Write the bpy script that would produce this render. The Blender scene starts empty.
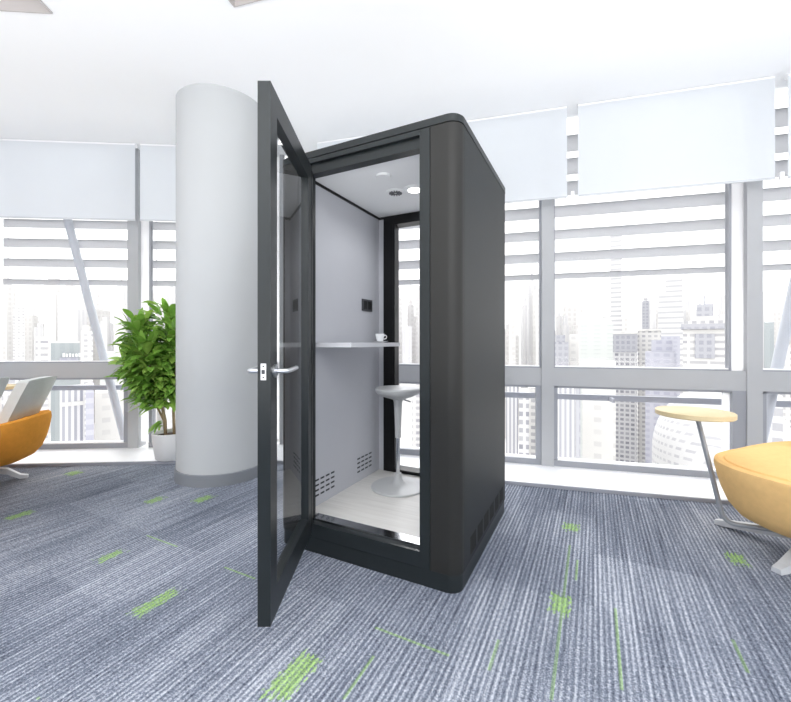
import bpy, bmesh, math, random
from mathutils import Vector, Matrix
random.seed(7)
S = bpy.context.scene
COL = S.collection
PI = math.pi
EYE = 1.205

# ------------------------------------------------------------------ materials
def lin(c):
    c = c / 255.0
    return c / 12.92 if c <= .04045 else ((c + .055) / 1.055) ** 2.4
def rgb(r, g, b): return (lin(r), lin(g), lin(b), 1)

class NT:
    def __init__(self, name):
        self.m = bpy.data.materials.new(name); self.m.use_nodes = True
        self.t = self.m.node_tree; self.t.nodes.clear()
        self.out = self.n('ShaderNodeOutputMaterial')
    def n(self, kind, **kw):
        nd = self.t.nodes.new(kind)
        for k, v in kw.items(): setattr(nd, k, v)
        return nd
    def l(self, a, b): self.t.links.new(a, b)
    def math(self, op, a, b=None, c=None):
        nd = self.n('ShaderNodeMath', operation=op)
        for i, v in enumerate((a, b, c)):
            if v is None: continue
            if hasattr(v, 'links'): self.l(v, nd.inputs[i])
            else: nd.inputs[i].default_value = v
        return nd.outputs[0]
    def mix(self, f, a, b):
        nd = self.n('ShaderNodeMix', data_type='RGBA')
        for s, v in ((nd.inputs[0], f), (nd.inputs[6], a), (nd.inputs[7], b)):
            if hasattr(v, 'links'): self.l(v, s)
            else: s.default_value = v
        return nd.outputs[2]
    def noise(self, vec, scale, detail=2, rough=.5):
        nd = self.n('ShaderNodeTexNoise'); nd.inputs['Scale'].default_value = scale
        nd.inputs['Detail'].default_value = detail; nd.inputs['Roughness'].default_value = rough
        if vec is not None: self.l(vec, nd.inputs['Vector'])
        return nd.outputs[0]
    def coord(self, which='Object'): return self.n('ShaderNodeTexCoord').outputs[which]

def pbr(name, col, rough=.5, metal=0, var=.04, scale=6, bump=0, bscale=200, spec=.5, coat=0):
    k = NT(name); p = k.n('ShaderNodeBsdfPrincipled')
    co = k.coord()
    nz = k.noise(co, scale, 3)
    dark = tuple(c * (1 - var) for c in col[:3]) + (1,); light = tuple(min(1, c * (1 + var)) for c in col[:3]) + (1,)
    k.l(k.mix(nz, dark, light), p.inputs['Base Color'])
    p.inputs['Roughness'].default_value = rough; p.inputs['Metallic'].default_value = metal
    p.inputs['Specular IOR Level'].default_value = spec
    p.inputs['Coat Weight'].default_value = coat
    if bump:
        b = k.n('ShaderNodeBump'); b.inputs['Strength'].default_value = bump; b.inputs['Distance'].default_value = .001
        k.l(k.noise(co, bscale, 2), b.inputs['Height']); k.l(b.outputs[0], p.inputs['Normal'])
    k.l(p.outputs[0], k.out.inputs[0]); return k.m

def emit(name, col, s):
    k = NT(name); e = k.n('ShaderNodeEmission'); e.inputs[0].default_value = col; e.inputs[1].default_value = s
    k.l(e.outputs[0], k.out.inputs[0]); return k.m

def glass(name, tint=(1, 1, 1, 1), ior=1.45, boost=1.0):
    k = NT(name); f = k.n('ShaderNodeFresnel'); f.inputs[0].default_value = ior
    t = k.n('ShaderNodeBsdfTransparent'); t.inputs[0].default_value = tint
    g = k.n('ShaderNodeBsdfGlossy'); g.inputs['Roughness'].default_value = 0.01
    mx = k.n('ShaderNodeMixShader'); geo = k.n('ShaderNodeNewGeometry'); k.l(k.math('MULTIPLY', k.math('MULTIPLY', f.outputs[0], boost), k.math('SUBTRACT', 1, geo.outputs['Backfacing'])), mx.inputs[0])
    k.l(t.outputs[0], mx.inputs[1]); k.l(g.outputs[0], mx.inputs[2]); k.l(mx.outputs[0], k.out.inputs[0]); return k.m

def sheer(name, col, transp, transl):
    k = NT(name); t = k.n('ShaderNodeBsdfTransparent'); d = k.n('ShaderNodeBsdfDiffuse'); r = k.n('ShaderNodeBsdfTranslucent')
    nz = k.noise(k.coord(), 3, 3)
    c = k.mix(nz, tuple(v * .97 for v in col[:3]) + (1,), col)
    k.l(c, d.inputs[0]); k.l(c, r.inputs[0])
    m1 = k.n('ShaderNodeMixShader'); m1.inputs[0].default_value = transl; k.l(d.outputs[0], m1.inputs[1]); k.l(r.outputs[0], m1.inputs[2])
    m2 = k.n('ShaderNodeMixShader'); m2.inputs[0].default_value = transp; k.l(m1.outputs[0], m2.inputs[1]); k.l(t.outputs[0], m2.inputs[2])
    k.l(m2.outputs[0], k.out.inputs[0]); return k.m

M = {}
M['ceiling'] = pbr('ceiling_paint', rgb(246, 248, 250), .9, var=.005, spec=.2)
M['pillar'] = pbr('pillar_paint', rgb(191, 194, 196), .8, var=.01, spec=.2)
M['wall'] = pbr('wall_paint', rgb(238, 239, 240), .85, var=.005, spec=.2)
M['skirt'] = pbr('grey_skirting', rgb(128, 132, 138), .6)
M['ledge'] = pbr('white_ledge', rgb(246, 247, 250), .35, var=.01)
M['ledge_edge'] = pbr('ledge_edge', rgb(150, 153, 162), .5)
M['mullion'] = pbr('grey_aluminium', rgb(176, 178, 181), .45, var=.02)
M['mullion_dark'] = pbr('grey_gasket_frame', rgb(150, 153, 160), .5, var=.02)
M['white_lip'] = pbr('white_lip', rgb(250, 250, 252), .4, var=.01)
M['shade'] = sheer('roller_shade_fabric', rgb(238, 241, 244), .04, .42)
M['band'] = sheer('zebra_band_fabric', rgb(209, 210, 213), .14, .53)
M['jamb_glow'] = sheer('jamb_glow_sheet', (.99, .99, 1, 1), .12, .97)  # translucent sheet added so the sunlit white jambs look bright
M['rail'] = pbr('blind_rail', rgb(205, 208, 212), .4)
M['glass'] = glass('window_glass', (1, 1, 1, 1), 1.25, .7)
M['door_glass'] = glass('door_glass', (.95, .955, .96, 1), 1.5, 1.0)
M['back_glass'] = glass('booth_glass', (.97, .97, .98, 1), 1.3, .8)
M['steel_out'] = pbr('painted_steel', rgb(190, 194, 202), .5)
M['rail_out'] = pbr('outer_rail_steel', rgb(165, 168, 178), .5)
M['booth'] = pbr('charcoal_shell', rgb(34, 37, 39), .55, var=.05, bump=.1, bscale=600, spec=.25)
M['booth_corner'] = pbr('charcoal_corner', rgb(36, 36, 35), .5, var=.05, bump=.1, bscale=600, spec=.3)
M['booth_frame'] = pbr('charcoal_frame', rgb(29, 34, 36), .4, var=.03, spec=.35)
M['booth_black'] = pbr('black_frame', rgb(12, 13, 15), .4, var=.05, spec=.3)
M['booth_in'] = pbr('booth_lining', rgb(180, 182, 188), .75, var=.02, spec=.2, bump=.1, bscale=400)
M['booth_ceil'] = pbr('booth_ceiling_panel', rgb(232, 234, 235), .7, var=.01, spec=.2)
M['slot'] = pbr('vent_slot_black', rgb(40, 42, 48), .6)
M['slot_shell'] = pbr('shell_slot_black', rgb(10, 12, 13), .8)
M['threshold'] = pbr('polished_threshold', rgb(170, 172, 175), .12, 1, var=.15, scale=14)
M['chrome'] = pbr('chrome', rgb(215, 218, 222), .12, 1, var=.02)
M['satin'] = pbr('satin_steel', rgb(205, 208, 212), .28, 1, var=.02)
M['plate'] = pbr('latch_plate_steel', rgb(235, 237, 240), .35, .2, var=.01)
M['screw'] = pbr('dark_screw', rgb(70, 72, 76), .4, .6)
M['desk'] = pbr('desk_laminate', rgb(205, 207, 212), .5, var=.02)
M['stool'] = pbr('stool_grey_plastic', rgb(186, 188, 189), .4, var=.02)
M['ceramic'] = pbr('white_ceramic', rgb(238, 240, 242), .2, var=.01)
M['coffee'] = pbr('coffee', rgb(60, 36, 22), .2)
M['socket'] = pbr('dark_socket', rgb(50, 52, 58), .4)
M['lamp'] = emit('downlight_glow', (1, .98, .96, 1), 3)
M['grille'] = pbr('ceiling_vent_grey', rgb(96, 98, 102), .5)
M['seat_orange'] = pbr('orange_felt', rgb(228, 156, 66), .95, var=.1, scale=30, bump=.6, bscale=500, spec=.1)
M['seat_yellow'] = pbr('amber_felt', rgb(234, 193, 132), .95, var=.08, scale=30, bump=.6, bscale=500, spec=.1)
M['back_grey'] = pbr('pale_grey_felt', rgb(205, 208, 206), .95, var=.05, scale=30, bump=.5, bscale=500, spec=.1)
M['chair_metal'] = pbr('light_grey_metal', rgb(196, 199, 204), .4, .1, var=.03)
M['chair_tube'] = pbr('grey_tube', rgb(160, 165, 172), .35, .3, var=.03)
M['pot'] = pbr('white_pot', rgb(228, 229, 230), .5, var=.01)
M['soil'] = pbr('soil', rgb(70, 55, 42), .95, var=.3, scale=60)
M['stem'] = pbr('plant_stem', rgb(150, 132, 100), .8, var=.25, scale=40)
M['diffuser'] = pbr('unlit_diffuser', rgb(196, 192, 191), .6, var=.02)
M['light_rim'] = pbr('light_rim', rgb(184, 180, 179), .6, var=.02)

def wood(name, a, b, sx=1.0):
    k = NT(name); p = k.n('ShaderNodeBsdfPrincipled'); co = k.coord()
    mp = k.n('ShaderNodeMapping'); mp.inputs['Scale'].default_value = (sx, 14, 3); k.l(co, mp.inputs[0])
    k.l(k.mix(k.noise(mp.outputs[0], 3, 5, .6), a, b), p.inputs['Base Color'])
    p.inputs['Roughness'].default_value = .5; k.l(p.outputs[0], k.out.inputs[0]); return k.m
M['booth_floor'] = wood('pale_plank_floor', rgb(190, 188, 184), rgb(224, 223, 220), .8)
M['table_wood'] = wood('pale_table_wood', rgb(206, 186, 144), rgb(222, 204, 164), .7)

def leaf_mat():
    k = NT('leaf_green'); p = k.n('ShaderNodeBsdfPrincipled'); geo = k.n('ShaderNodeNewGeometry')
    r = k.n('ShaderNodeValToRGB'); e = r.color_ramp.elements
    e[0].position = 0; e[0].color = rgb(62, 108, 38); e[1].position = 1; e[1].color = rgb(196, 222, 120)
    m = r.color_ramp.elements.new(.5); m.color = rgb(116, 166, 66)
    k.l(geo.outputs['Random Per Island'], r.inputs[0])
    c = k.mix(k.noise(k.coord(), 25, 2), r.outputs[0], rgb(146, 190, 84))
    k.l(c, p.inputs['Base Color']); p.inputs['Roughness'].default_value = .45
    t = k.n('ShaderNodeBsdfTranslucent'); k.l(c, t.inputs[0])
    mx = k.n('ShaderNodeMixShader'); mx.inputs[0].default_value = .3
    k.l(p.outputs[0], mx.inputs[1]); k.l(t.outputs[0], mx.inputs[2]); k.l(mx.outputs[0], k.out.inputs[0]); return k.m
M['leaf'] = leaf_mat()

# stripes of the carpet run along (0.452, 0.892); woven green patches and threads stand at their own places
PATCH = [  # (w, v, half w, half v)
 (-1.811, 1.119, 0.035, 0.110), (-0.969, 1.099, 0.045, 0.120), (-0.140, 1.950, 0.038, 0.085), (-0.134, 2.794, 0.045, 0.060), (0.708, 2.799, 0.040, 0.070), (-4.268, 1.880, 0.060, 0.060), (-2.987, 1.838, 0.040, 0.070), (-2.678, 2.016, 0.040, 0.080), (-3.567, 1.253, 0.040, 0.080), (-2.432, 1.242, 0.030, 0.070),
]
THREAD = [  # (w, v0, v1) along the pile
 (-0.129, 1.414, 2.544), (0.085, 1.565, 2.033), (-1.678, 0.632, 0.641), (-0.083, 2.181, 2.389), (-0.344, 1.438, 1.605), (0.500, 1.854, 2.034), (-0.755, 1.100, 1.305),
]
CROSS = [  # (v, w0, w1) across the pile
 (1.437, -0.826, -0.497), (1.478, -2.490, -2.187), (1.457, -1.763, -1.538),
]
def carpet():
    k = NT('striped_carpet'); p = k.n('ShaderNodeBsdfPrincipled'); co = k.coord()
    sp = k.n('ShaderNodeSeparateXYZ'); k.l(co, sp.inputs[0]); x, y = sp.outputs[0], sp.outputs[1]
    w = k.math('SUBTRACT', k.math('MULTIPLY', x, .892), k.math('MULTIPLY', y, .452))
    v = k.math('ADD', k.math('MULTIPLY', x, .452), k.math('MULTIPLY', y, .892))
    # carpet tiles, half a metre, each with its own tone; a few lie across
    tw = k.math('FLOOR', k.math('DIVIDE', w, .5)); tv = k.math('FLOOR', k.math('DIVIDE', v, .5))
    cb = k.n('ShaderNodeCombineXYZ'); k.l(tw, cb.inputs[0]); k.l(tv, cb.inputs[1])
    wn = k.n('ShaderNodeTexWhiteNoise', noise_dimensions='2D'); k.l(cb.outputs[0], wn.inputs[0]); rnd = wn.outputs[0]
    def wv(a, b, sa, sb):
        c = k.n('ShaderNodeCombineXYZ'); k.l(k.math('MULTIPLY', a, sa), c.inputs[0]); k.l(k.math('MULTIPLY', b, sb), c.inputs[1]); return c.outputs[0]
    wob = k.math('MULTIPLY', k.math('SUBTRACT', k.noise(wv(w, v, 60, 14), 1, 2), .5), .9)
    rib = k.math('ADD', k.math('MULTIPLY', k.math('SINE', k.math('ADD', k.math('MULTIPLY', w, 2 * PI / .021), wob)), .5), .5)
    loops = k.noise(wv(w, v, 1, 1), 150, 2, .7)
    yarn = k.noise(wv(w, v, 48, 1.3), 1, 3, .7)
    mott = k.noise(wv(w, v, 1, 1), 55, 3, .7)
    broad = k.noise(wv(w, v, 1.6, .7), 1, 3)
    f = k.math('MULTIPLY', k.math('MULTIPLY', rib, k.math('ADD', .10, k.math('MULTIPLY', broad, .6))), .48)
    f = k.math('ADD', f, k.math('MULTIPLY', loops, .86))
    f = k.math('ADD', f, k.math('MULTIPLY', yarn, .55))
    f = k.math('ADD', f, k.math('MULTIPLY', mott, .50))
    f = k.math('ADD', f, k.math('MULTIPLY', broad, .30))
    f = k.math('ADD', f, k.math('MULTIPLY', rnd, .08))
    f = k.math('SUBTRACT', f, .735)
    r = k.n('ShaderNodeValToRGB'); e = r.color_ramp.elements
    e[0].position = .18; e[0].color = rgb(48, 53, 68); e[1].position = .86; e[1].color = rgb(202, 206, 216)
    a = e.new(.5); a.color = rgb(116, 123, 137)
    k.l(f, r.inputs[0]); col = r.outputs[0]
    edge = k.noise(wv(w, v, 90, 30), 1, 2)
    def inside(t, c, h): return k.math('SUBTRACT', h, k.math('ABSOLUTE', k.math('SUBTRACT', t, c)))
    tot = None
    for pw, pv, hw, hv in PATCH:
        q = k.math('MINIMUM', inside(w, pw, hw), k.math('MULTIPLY', inside(v, pv, hv * .82), .6))
        q = k.math('ADD', q, k.math('MULTIPLY', k.math('SUBTRACT', edge, .5), .10))
        q = k.math('MULTIPLY', k.math('MULTIPLY', k.math('GREATER_THAN', q, 0), k.math('MINIMUM', k.math('MULTIPLY', k.math('MAXIMUM', k.math('SUBTRACT', loops, .36), 0), 6), 1)), .85)
        tot = q if tot is None else k.math('MAXIMUM', tot, q)
    for tw_, v0, v1 in THREAD:
        q = k.math('MINIMUM', inside(w, tw_, .006), inside(v, (v0 + v1) / 2, (v1 - v0) / 2))
        q = k.math('MULTIPLY', k.math('GREATER_THAN', q, 0), .45)
        tot = k.math('MAXIMUM', tot, q)
    for cv, w0, w1 in CROSS:
        q = k.math('MINIMUM', inside(v, cv, .006), inside(w, (w0 + w1) / 2, (w1 - w0) / 2))
        q = k.math('MULTIPLY', k.math('GREATER_THAN', q, 0), .5)
        tot = k.math('MAXIMUM', tot, q)
    green = k.mix(f, rgb(96, 140, 50), rgb(176, 222, 96))
    col = k.mix(k.math('MULTIPLY', tot, k.math('ADD', .55, k.math('MULTIPLY', rib, .45))), col, green)
    k.l(col, p.inputs['Base Color']); p.inputs['Roughness'].default_value = .95; p.inputs['Specular IOR Level'].default_value = .1
    b = k.n('ShaderNodeBump'); b.inputs['Strength'].default_value = .5; b.inputs['Distance'].default_value = .004
    k.l(k.math('ADD', rib, loops), b.inputs['Height']); k.l(b.outputs[0], p.inputs['Normal'])
    k.l(p.outputs[0], k.out.inputs[0]); return k.m
M['carpet'] = carpet()

FK = .67
def facade_mat(name, wall, win, sx, sz, fx=.5, fz=.5):
    wall = tuple(c * FK for c in wall[:3]) + (1,); win = tuple(c * FK for c in win[:3]) + (1,)
    k = NT(name); p = k.n('ShaderNodeBsdfPrincipled'); sp = k.n('ShaderNodeSeparateXYZ'); k.l(k.coord(), sp.inputs[0])
    h = k.math('ADD', sp.outputs[0], sp.outputs[1])
    mz = k.math('GREATER_THAN', k.math('FRACT', k.math('DIVIDE', sp.outputs[2], sz)), 1 - fz)
    mask = mz
    if sx:
        mxx = k.math('GREATER_THAN', k.math('FRACT', k.math('DIVIDE', h, sx)), 1 - fx)
        mask = k.math('MULTIPLY', mz, mxx)
        cb = k.n('ShaderNodeCombineXYZ'); k.l(k.math('FLOOR', k.math('DIVIDE', h, sx)), cb.inputs[0]); k.l(k.math('FLOOR', k.math('DIVIDE', sp.outputs[2], sz)), cb.inputs[1])
        wn = k.n('ShaderNodeTexWhiteNoise', noise_dimensions='2D'); k.l(cb.outputs[0], wn.inputs[0])
        mask = k.math('MULTIPLY', mask, k.math('ADD', .55, k.math('MULTIPLY', wn.outputs[0], .45)))
    geo = k.n('ShaderNodeNewGeometry'); ns = k.n('ShaderNodeSeparateXYZ'); k.l(geo.outputs['Normal'], ns.inputs[0])
    mask = k.math('MULTIPLY', mask, k.math('LESS_THAN', k.math('ABSOLUTE', ns.outputs[2]), .7))
    k.l(k.mix(mask, wall, win), p.inputs['Base Color']); p.inputs['Roughness'].default_value = .9; p.inputs['Specular IOR Level'].default_value = .1
    k.l(p.outputs[0], k.out.inputs[0]); return k.m
FM = {  # facades kept pale so their colour carries the haze over the city
 'white_grid': facade_mat('facade_white_grid', rgb(250, 249, 247), rgb(196, 196, 202), 3.8, 3.4, .55, .5),
 'grey_grid': facade_mat('facade_grey_grid', rgb(238, 238, 240), rgb(166, 167, 176), 3.4, 3.4, .66, .55),
 'banded': facade_mat('facade_banded', rgb(248, 247, 245), rgb(190, 190, 196), 9, 3.8, .88, .42),
 'fins': facade_mat('facade_fins', rgb(246, 246, 248), rgb(176, 178, 190), 1.7, 900, .5, .99),
 'dark': facade_mat('facade_dark', rgb(205, 206, 213), rgb(180, 182, 192), 3.4, 3.8, .6, .6),
 'violet': facade_mat('facade_violet', rgb(214, 215, 226), rgb(196, 197, 213), 5, 3.8, .6, .5),
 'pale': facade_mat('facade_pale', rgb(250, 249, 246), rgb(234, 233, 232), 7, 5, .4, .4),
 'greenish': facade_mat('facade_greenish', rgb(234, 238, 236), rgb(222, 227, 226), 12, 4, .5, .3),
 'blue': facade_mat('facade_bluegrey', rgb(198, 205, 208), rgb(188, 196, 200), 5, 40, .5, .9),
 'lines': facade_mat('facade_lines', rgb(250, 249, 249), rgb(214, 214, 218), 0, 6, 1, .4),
 'far': facade_mat('facade_far_hazed', rgb(248, 247, 246), rgb(236, 234, 233), 9, 8, .5, .6),
 'far2': facade_mat('facade_far_grey_hazed', rgb(246, 246, 247), rgb(234, 234, 237), 8, 900, .5, .99),
 'dome': facade_mat('facade_dome', rgb(246, 246, 247), rgb(214, 214, 220), 2.4, 3.2, .6, .35),
 'ground': pbr('city_ground', rgb(225, 224, 222), .95, var=.08, scale=.03),
}

# ------------------------------------------------------------------ mesh helpers
def link(name, me, parent=None, mat=None, smooth=False, mats=None):
    o = bpy.data.objects.new(name, me); COL.objects.link(o)
    for m in (mats or [mat]): me.materials.append(m)
    if smooth:
        for f in me.polygons: f.use_smooth = True
    if parent is not None: o.parent = parent
    return o
def fin(name, bm, mat, parent=None, smooth=False, xf=None, bevel=0, mats=None, world_in=False, autosmooth=False):
    """one mesh object from a bmesh; xf places the local shape; world_in: vertices are in world space, moved into the parent's frame"""
    if bevel:
        bmesh.ops.bevel(bm, geom=[e for e in bm.edges if len(e.link_faces) == 2 and e.calc_face_angle(0) > .6], offset=bevel, segments=2, affect='EDGES', profile=.6)
    bmesh.ops.recalc_face_normals(bm, faces=bm.faces)
    if xf is not None: bm.transform(xf)
    if world_in and parent is not None: bm.transform(mw(parent).inverted())
    me = bpy.data.meshes.new(name); bm.to_mesh(me); bm.free()
    o = link(name, me, parent, mat, smooth or autosmooth, mats)
    if autosmooth:
        for e in me.edges: pass
        o.modifiers.new('edges', 'EDGE_SPLIT').split_angle = math.radians(38)
    return o
def mw(o):
    m = Matrix.Identity(4)
    while o is not None:
        m = o.matrix_basis @ m; o = o.parent
    return m
def box(bm, x0, x1, y0, y1, z0, z1):
    v = [bm.verts.new(p) for p in ((x0, y0, z0), (x1, y0, z0), (x1, y1, z0), (x0, y1, z0), (x0, y0, z1), (x1, y0, z1), (x1, y1, z1), (x0, y1, z1))]
    fs = []
    for q in ((0, 3, 2, 1), (4, 5, 6, 7), (0, 1, 5, 4), (1, 2, 6, 5), (2, 3, 7, 6), (3, 0, 4, 7)): fs.append(bm.faces.new([v[i] for i in q]))
    return fs
def B(*boxes):
    bm = bmesh.new()
    for b in boxes: box(bm, *b)
    return bm
def prism(bm, pts, z0, z1):
    a = [bm.verts.new((p[0], p[1], z0)) for p in pts]; b = [bm.verts.new((p[0], p[1], z1)) for p in pts]; n = len(pts)
    bm.faces.new(a[::-1]); bm.faces.new(b)
    for i in range(n): bm.faces.new((a[i], a[(i + 1) % n], b[(i + 1) % n], b[i]))
def strip(bm, outer, inner, z0, z1):
    """wall of finite thickness following an open path"""
    n = len(outer)
    R = [[bm.verts.new((p[0], p[1], z)) for p in pts] for z in (z0, z1) for pts in (outer, inner)]
    o0, i0, o1, i1 = R
    for k in range(n - 1):
        bm.faces.new((o0[k], o0[k + 1], o1[k + 1], o1[k])); bm.faces.new((i0[k + 1], i0[k], i1[k], i1[k + 1]))
        bm.faces.new((o1[k], o1[k + 1], i1[k + 1], i1[k])); bm.faces.new((o0[k + 1], o0[k], i0[k], i0[k + 1]))
    bm.faces.new((o0[0], o1[0], i1[0], i0[0])); bm.faces.new((o0[-1], i0[-1], i1[-1], o1[-1]))
def lathe(bm, prof, n=40, cx=0, cy=0, close=True):
    rings = []
    for r, z in prof:
        if r < 1e-5: rings.append([bm.verts.new((cx, cy, z))])
        else: rings.append([bm.verts.new((cx + r * math.cos(2 * PI * i / n), cy + r * math.sin(2 * PI * i / n), z)) for i in range(n)])
    for a, b in zip(rings, rings[1:]):
        for i in range(n):
            j = (i + 1) % n
            if len(a) == 1 and len(b) == 1: continue
            if len(a) == 1: bm.faces.new((a[0], b[j], b[i]))
            elif len(b) == 1: bm.faces.new((a[i], a[j], b[0]))
            else: bm.faces.new((a[i], a[j], b[j], b[i]))
    if close:
        if len(rings[0]) > 1: bm.faces.new(rings[0][::-1])
        if len(rings[-1]) > 1: bm.faces.new(rings[-1])
def tube(bm, pts, rad, n=12):
    pts = [Vector(p) for p in pts]; rs = rad if isinstance(rad, (list, tuple)) else [rad] * len(pts)
    rings = []; up = Vector((0, 0, 1)); prev = None
    for i, p in enumerate(pts):
        d = (pts[min(i + 1, len(pts) - 1)] - pts[max(i - 1, 0)]).normalized()
        if prev is None:
            a = d.orthogonal().normalized()
        else: a = (prev - d * prev.dot(d)).normalized()
        prev = a; b = d.cross(a)
        rings.append([bm.verts.new(p + (a * math.cos(2 * PI * k / n) + b * math.sin(2 * PI * k / n)) * rs[i]) for k in range(n)])
    for r0, r1 in zip(rings, rings[1:]):
        for k in range(n): bm.faces.new((r0[k], r0[(k + 1) % n], r1[(k + 1) % n], r1[k]))
    bm.faces.new(rings[0][::-1]); bm.faces.new(rings[-1])
def fillet(p0, p1, p2, r, n=6):
    p0, p1, p2 = Vector(p0), Vector(p1), Vector(p2)
    a = p1 + (p0 - p1).normalized() * r; b = p1 + (p2 - p1).normalized() * r
    return [a.lerp(p1, t).lerp(p1.lerp(b, t), t) for t in [i / n for i in range(n + 1)]]

def tag(o, label=None, cat=None, group=None, kind=None):
    if label: o['label'] = label
    if cat: o['category'] = cat
    if group: o['group'] = group
    if kind: o['kind'] = kind
    return o
def empty(name, loc=(0, 0, 0), rz=0):
    o = bpy.data.objects.new(name, None); COL.objects.link(o); o.location = loc; o.rotation_euler = (0, 0, rz)
    o.matrix_basis = Matrix.Translation(loc) @ Matrix.Rotation(rz, 4, 'Z'); o.empty_display_size = .1
    return o
def copy_tree(o, parent=None):
    c = o.copy(); COL.objects.link(c); c.parent = parent
    for ch in [q for q in bpy.data.objects if q.parent == o]: copy_tree(ch, c)
    return c

# ------------------------------------------------------------------ the two glazed facades
PR, dR, nR = (1.101, 3.87), (.9655, -.2606), (.2606, .9655)
PL, dL, nL = (-3.645, 4.35), (.9974, .0725), (-.0725, .9974)
rotR = math.atan2(dR[1], dR[0]); rotL = math.atan2(dL[1], dL[0])
XR = Matrix.Translation((PR[0], PR[1], 0)) @ Matrix.Rotation(rotR, 4, 'Z')   # facade frame: x along, y outwards
XL = Matrix.Translation((PL[0], PL[1], 0)) @ Matrix.Rotation(rotL, 4, 'Z')
def P(X, a, b): v = X @ Vector((a, b, 0)); return (v.x, v.y)
def meet(b0):
    p = Vector(P(XL, 0, b0)); q = Vector(P(XR, 0, b0)); d = Vector(dL); e = Vector(dR)
    det = d.x * (-e.y) - d.y * (-e.x); r = q - p
    t = (r.x * (-e.y) - r.y * (-e.x)) / det
    return (p.x + t * d.x, p.y + t * d.y)
AEND, LEND = 7.0, -5.0
ZC = 3.35
CL = (Vector(meet(0)) - Vector(PL)).length       # corner along the left facade
CR = -(Vector(meet(0)) - Vector(PR)).length      # corner along the right facade
SIDE = Vector(dR) * 0

# floor of striped carpet
floor_pts = [(-9, -6), (9, -6), P(XR, 8, .0), P(XR, 8, -.5), meet(-.5), P(XL, -6, -.5)]
floor_pts = [(-9.6, -6), (8.6, -6), P(XR, 7.4, -.56), meet(-.56), P(XL, -6, -.56)]
bm = bmesh.new(); prism(bm, floor_pts, -.12, 0)
tag(fin('floor', bm, M['carpet']), kind='structure')

# walls behind and beside the camera
tag(fin('wall_back', B((-9.6, 8.6, -6.15, -6.0, 0, ZC)), M['wall']), kind='structure')
tag(fin('wall_left', B((-9.75, -9.6, -6, 3.3, 0, ZC)), M['wall']), kind='structure')

# pale ledge along the glass
bm = bmesh.new(); prism(bm, [P(XL, -6, -.56), meet(-.56), meet(.10), P(XL, -6, .10)], -.12, .03)
o = fin('trim_1', bm, M['ledge']); tag(o, kind='structure')
bm = bmesh.new(); prism(bm, [meet(-.56), P(XR, 7.4, -.56), P(XR, 7.4, .10), meet(.10)], -.12, .03)
o = fin('trim_2', bm, M['ledge']); tag(o, kind='structure')
bm = bmesh.new(); prism(bm, [P(XL, -6, -.575), meet(-.575), meet(-.56), P(XL, -6, -.56)], 0, .026)
tag(fin('trim_3', bm, M['ledge_edge']), kind='structure')
bm = bmesh.new(); prism(bm, [meet(-.575), P(XR, 7.4, -.575), P(XR, 7.4, -.56), meet(-.56)], 0, .026)
tag(fin('trim_4', bm, M['ledge_edge']), kind='structure')

# ceiling with two recessed light wells
def rect(c, d, e, la, lb):
    c, d, e = Vector(c), Vector(d), Vector(e)
    return [tuple(c), tuple(c + d * la), tuple(c + d * la + e * lb), tuple(c + e * lb)]
wells = [rect((-2.23, 2.55), (-dL[0], -dL[1]), (-nL[0], -nL[1]), 1.2, .9), rect((-1.03, 2.50), dR, (-nR[0], -nR[1]), 1.2, .9)]
bm = bmesh.new()
def loop(pts, z):
    vs = [bm.verts.new((p[0], p[1], z)) for p in pts]
    return [bm.edges.new((vs[i], vs[(i + 1) % len(vs)])) for i in range(len(vs))]
ceil_pts = [(-9.6, -6), (8.6, -6), P(XR, 7.4, .3), meet(.3), P(XL, -6, .3)]
es = loop([(-9.6, -6), (8.6, -6), P(XR, 7.4, 0), meet(0), P(XL, -6, 0)], ZC)
for w_ in wells: es += loop(w_, ZC)
bmesh.ops.triangle_fill(bm, edges=es, use_beauty=True, use_dissolve=False)
prism(bm, ceil_pts, ZC + .14, ZC + .3)
tag(fin('ceiling', bm, M['ceiling']), kind='structure')
for i, w_ in enumerate(wells):
    c = sum((Vector(p) for p in w_), Vector((0, 0))) / 4
    r = empty('ceiling_light', (c.x, c.y, ZC))
    tag(r, ['recessed unlit ceiling light at the top left corner of the view',
            'recessed unlit ceiling light just touching the top edge, right of the pillar'][i], 'light')
    b2 = bmesh.new()
    cc = Vector((c.x, c.y)); outer = [Vector(p) for p in w_] ; outer.append(outer[0]); inner = [cc + (p - cc) * .985 for p in outer]
    strip(b2, outer, inner, ZC - .012, ZC + .13)
    fin('rim', b2, M['light_rim'], r, world_in=True)
    b2 = bmesh.new(); prism(b2, [tuple(cc + (Vector(p) - cc) * .985) for p in w_], ZC + .10, ZC + .12)
    fin('diffuser', b2, M['diffuser'], r, world_in=True)

# round pillar with grey skirting
bm = bmesh.new(); lathe(bm, [(.38, .10), (.38, ZC)], 96, -1.6, 3.63)
pl = fin('pillar', bm, M['pillar'], autosmooth=True)
tag(pl, 'thick round white pillar rising from the carpet to the ceiling', 'pillar', kind='structure')
bm = bmesh.new(); lathe(bm, [(.392, 0), (.392, .095), (.388, .1), (.3, .1)], 96, -1.6, 3.63)
fin('skirting', bm, M['skirt'], pl, autosmooth=True)

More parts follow.
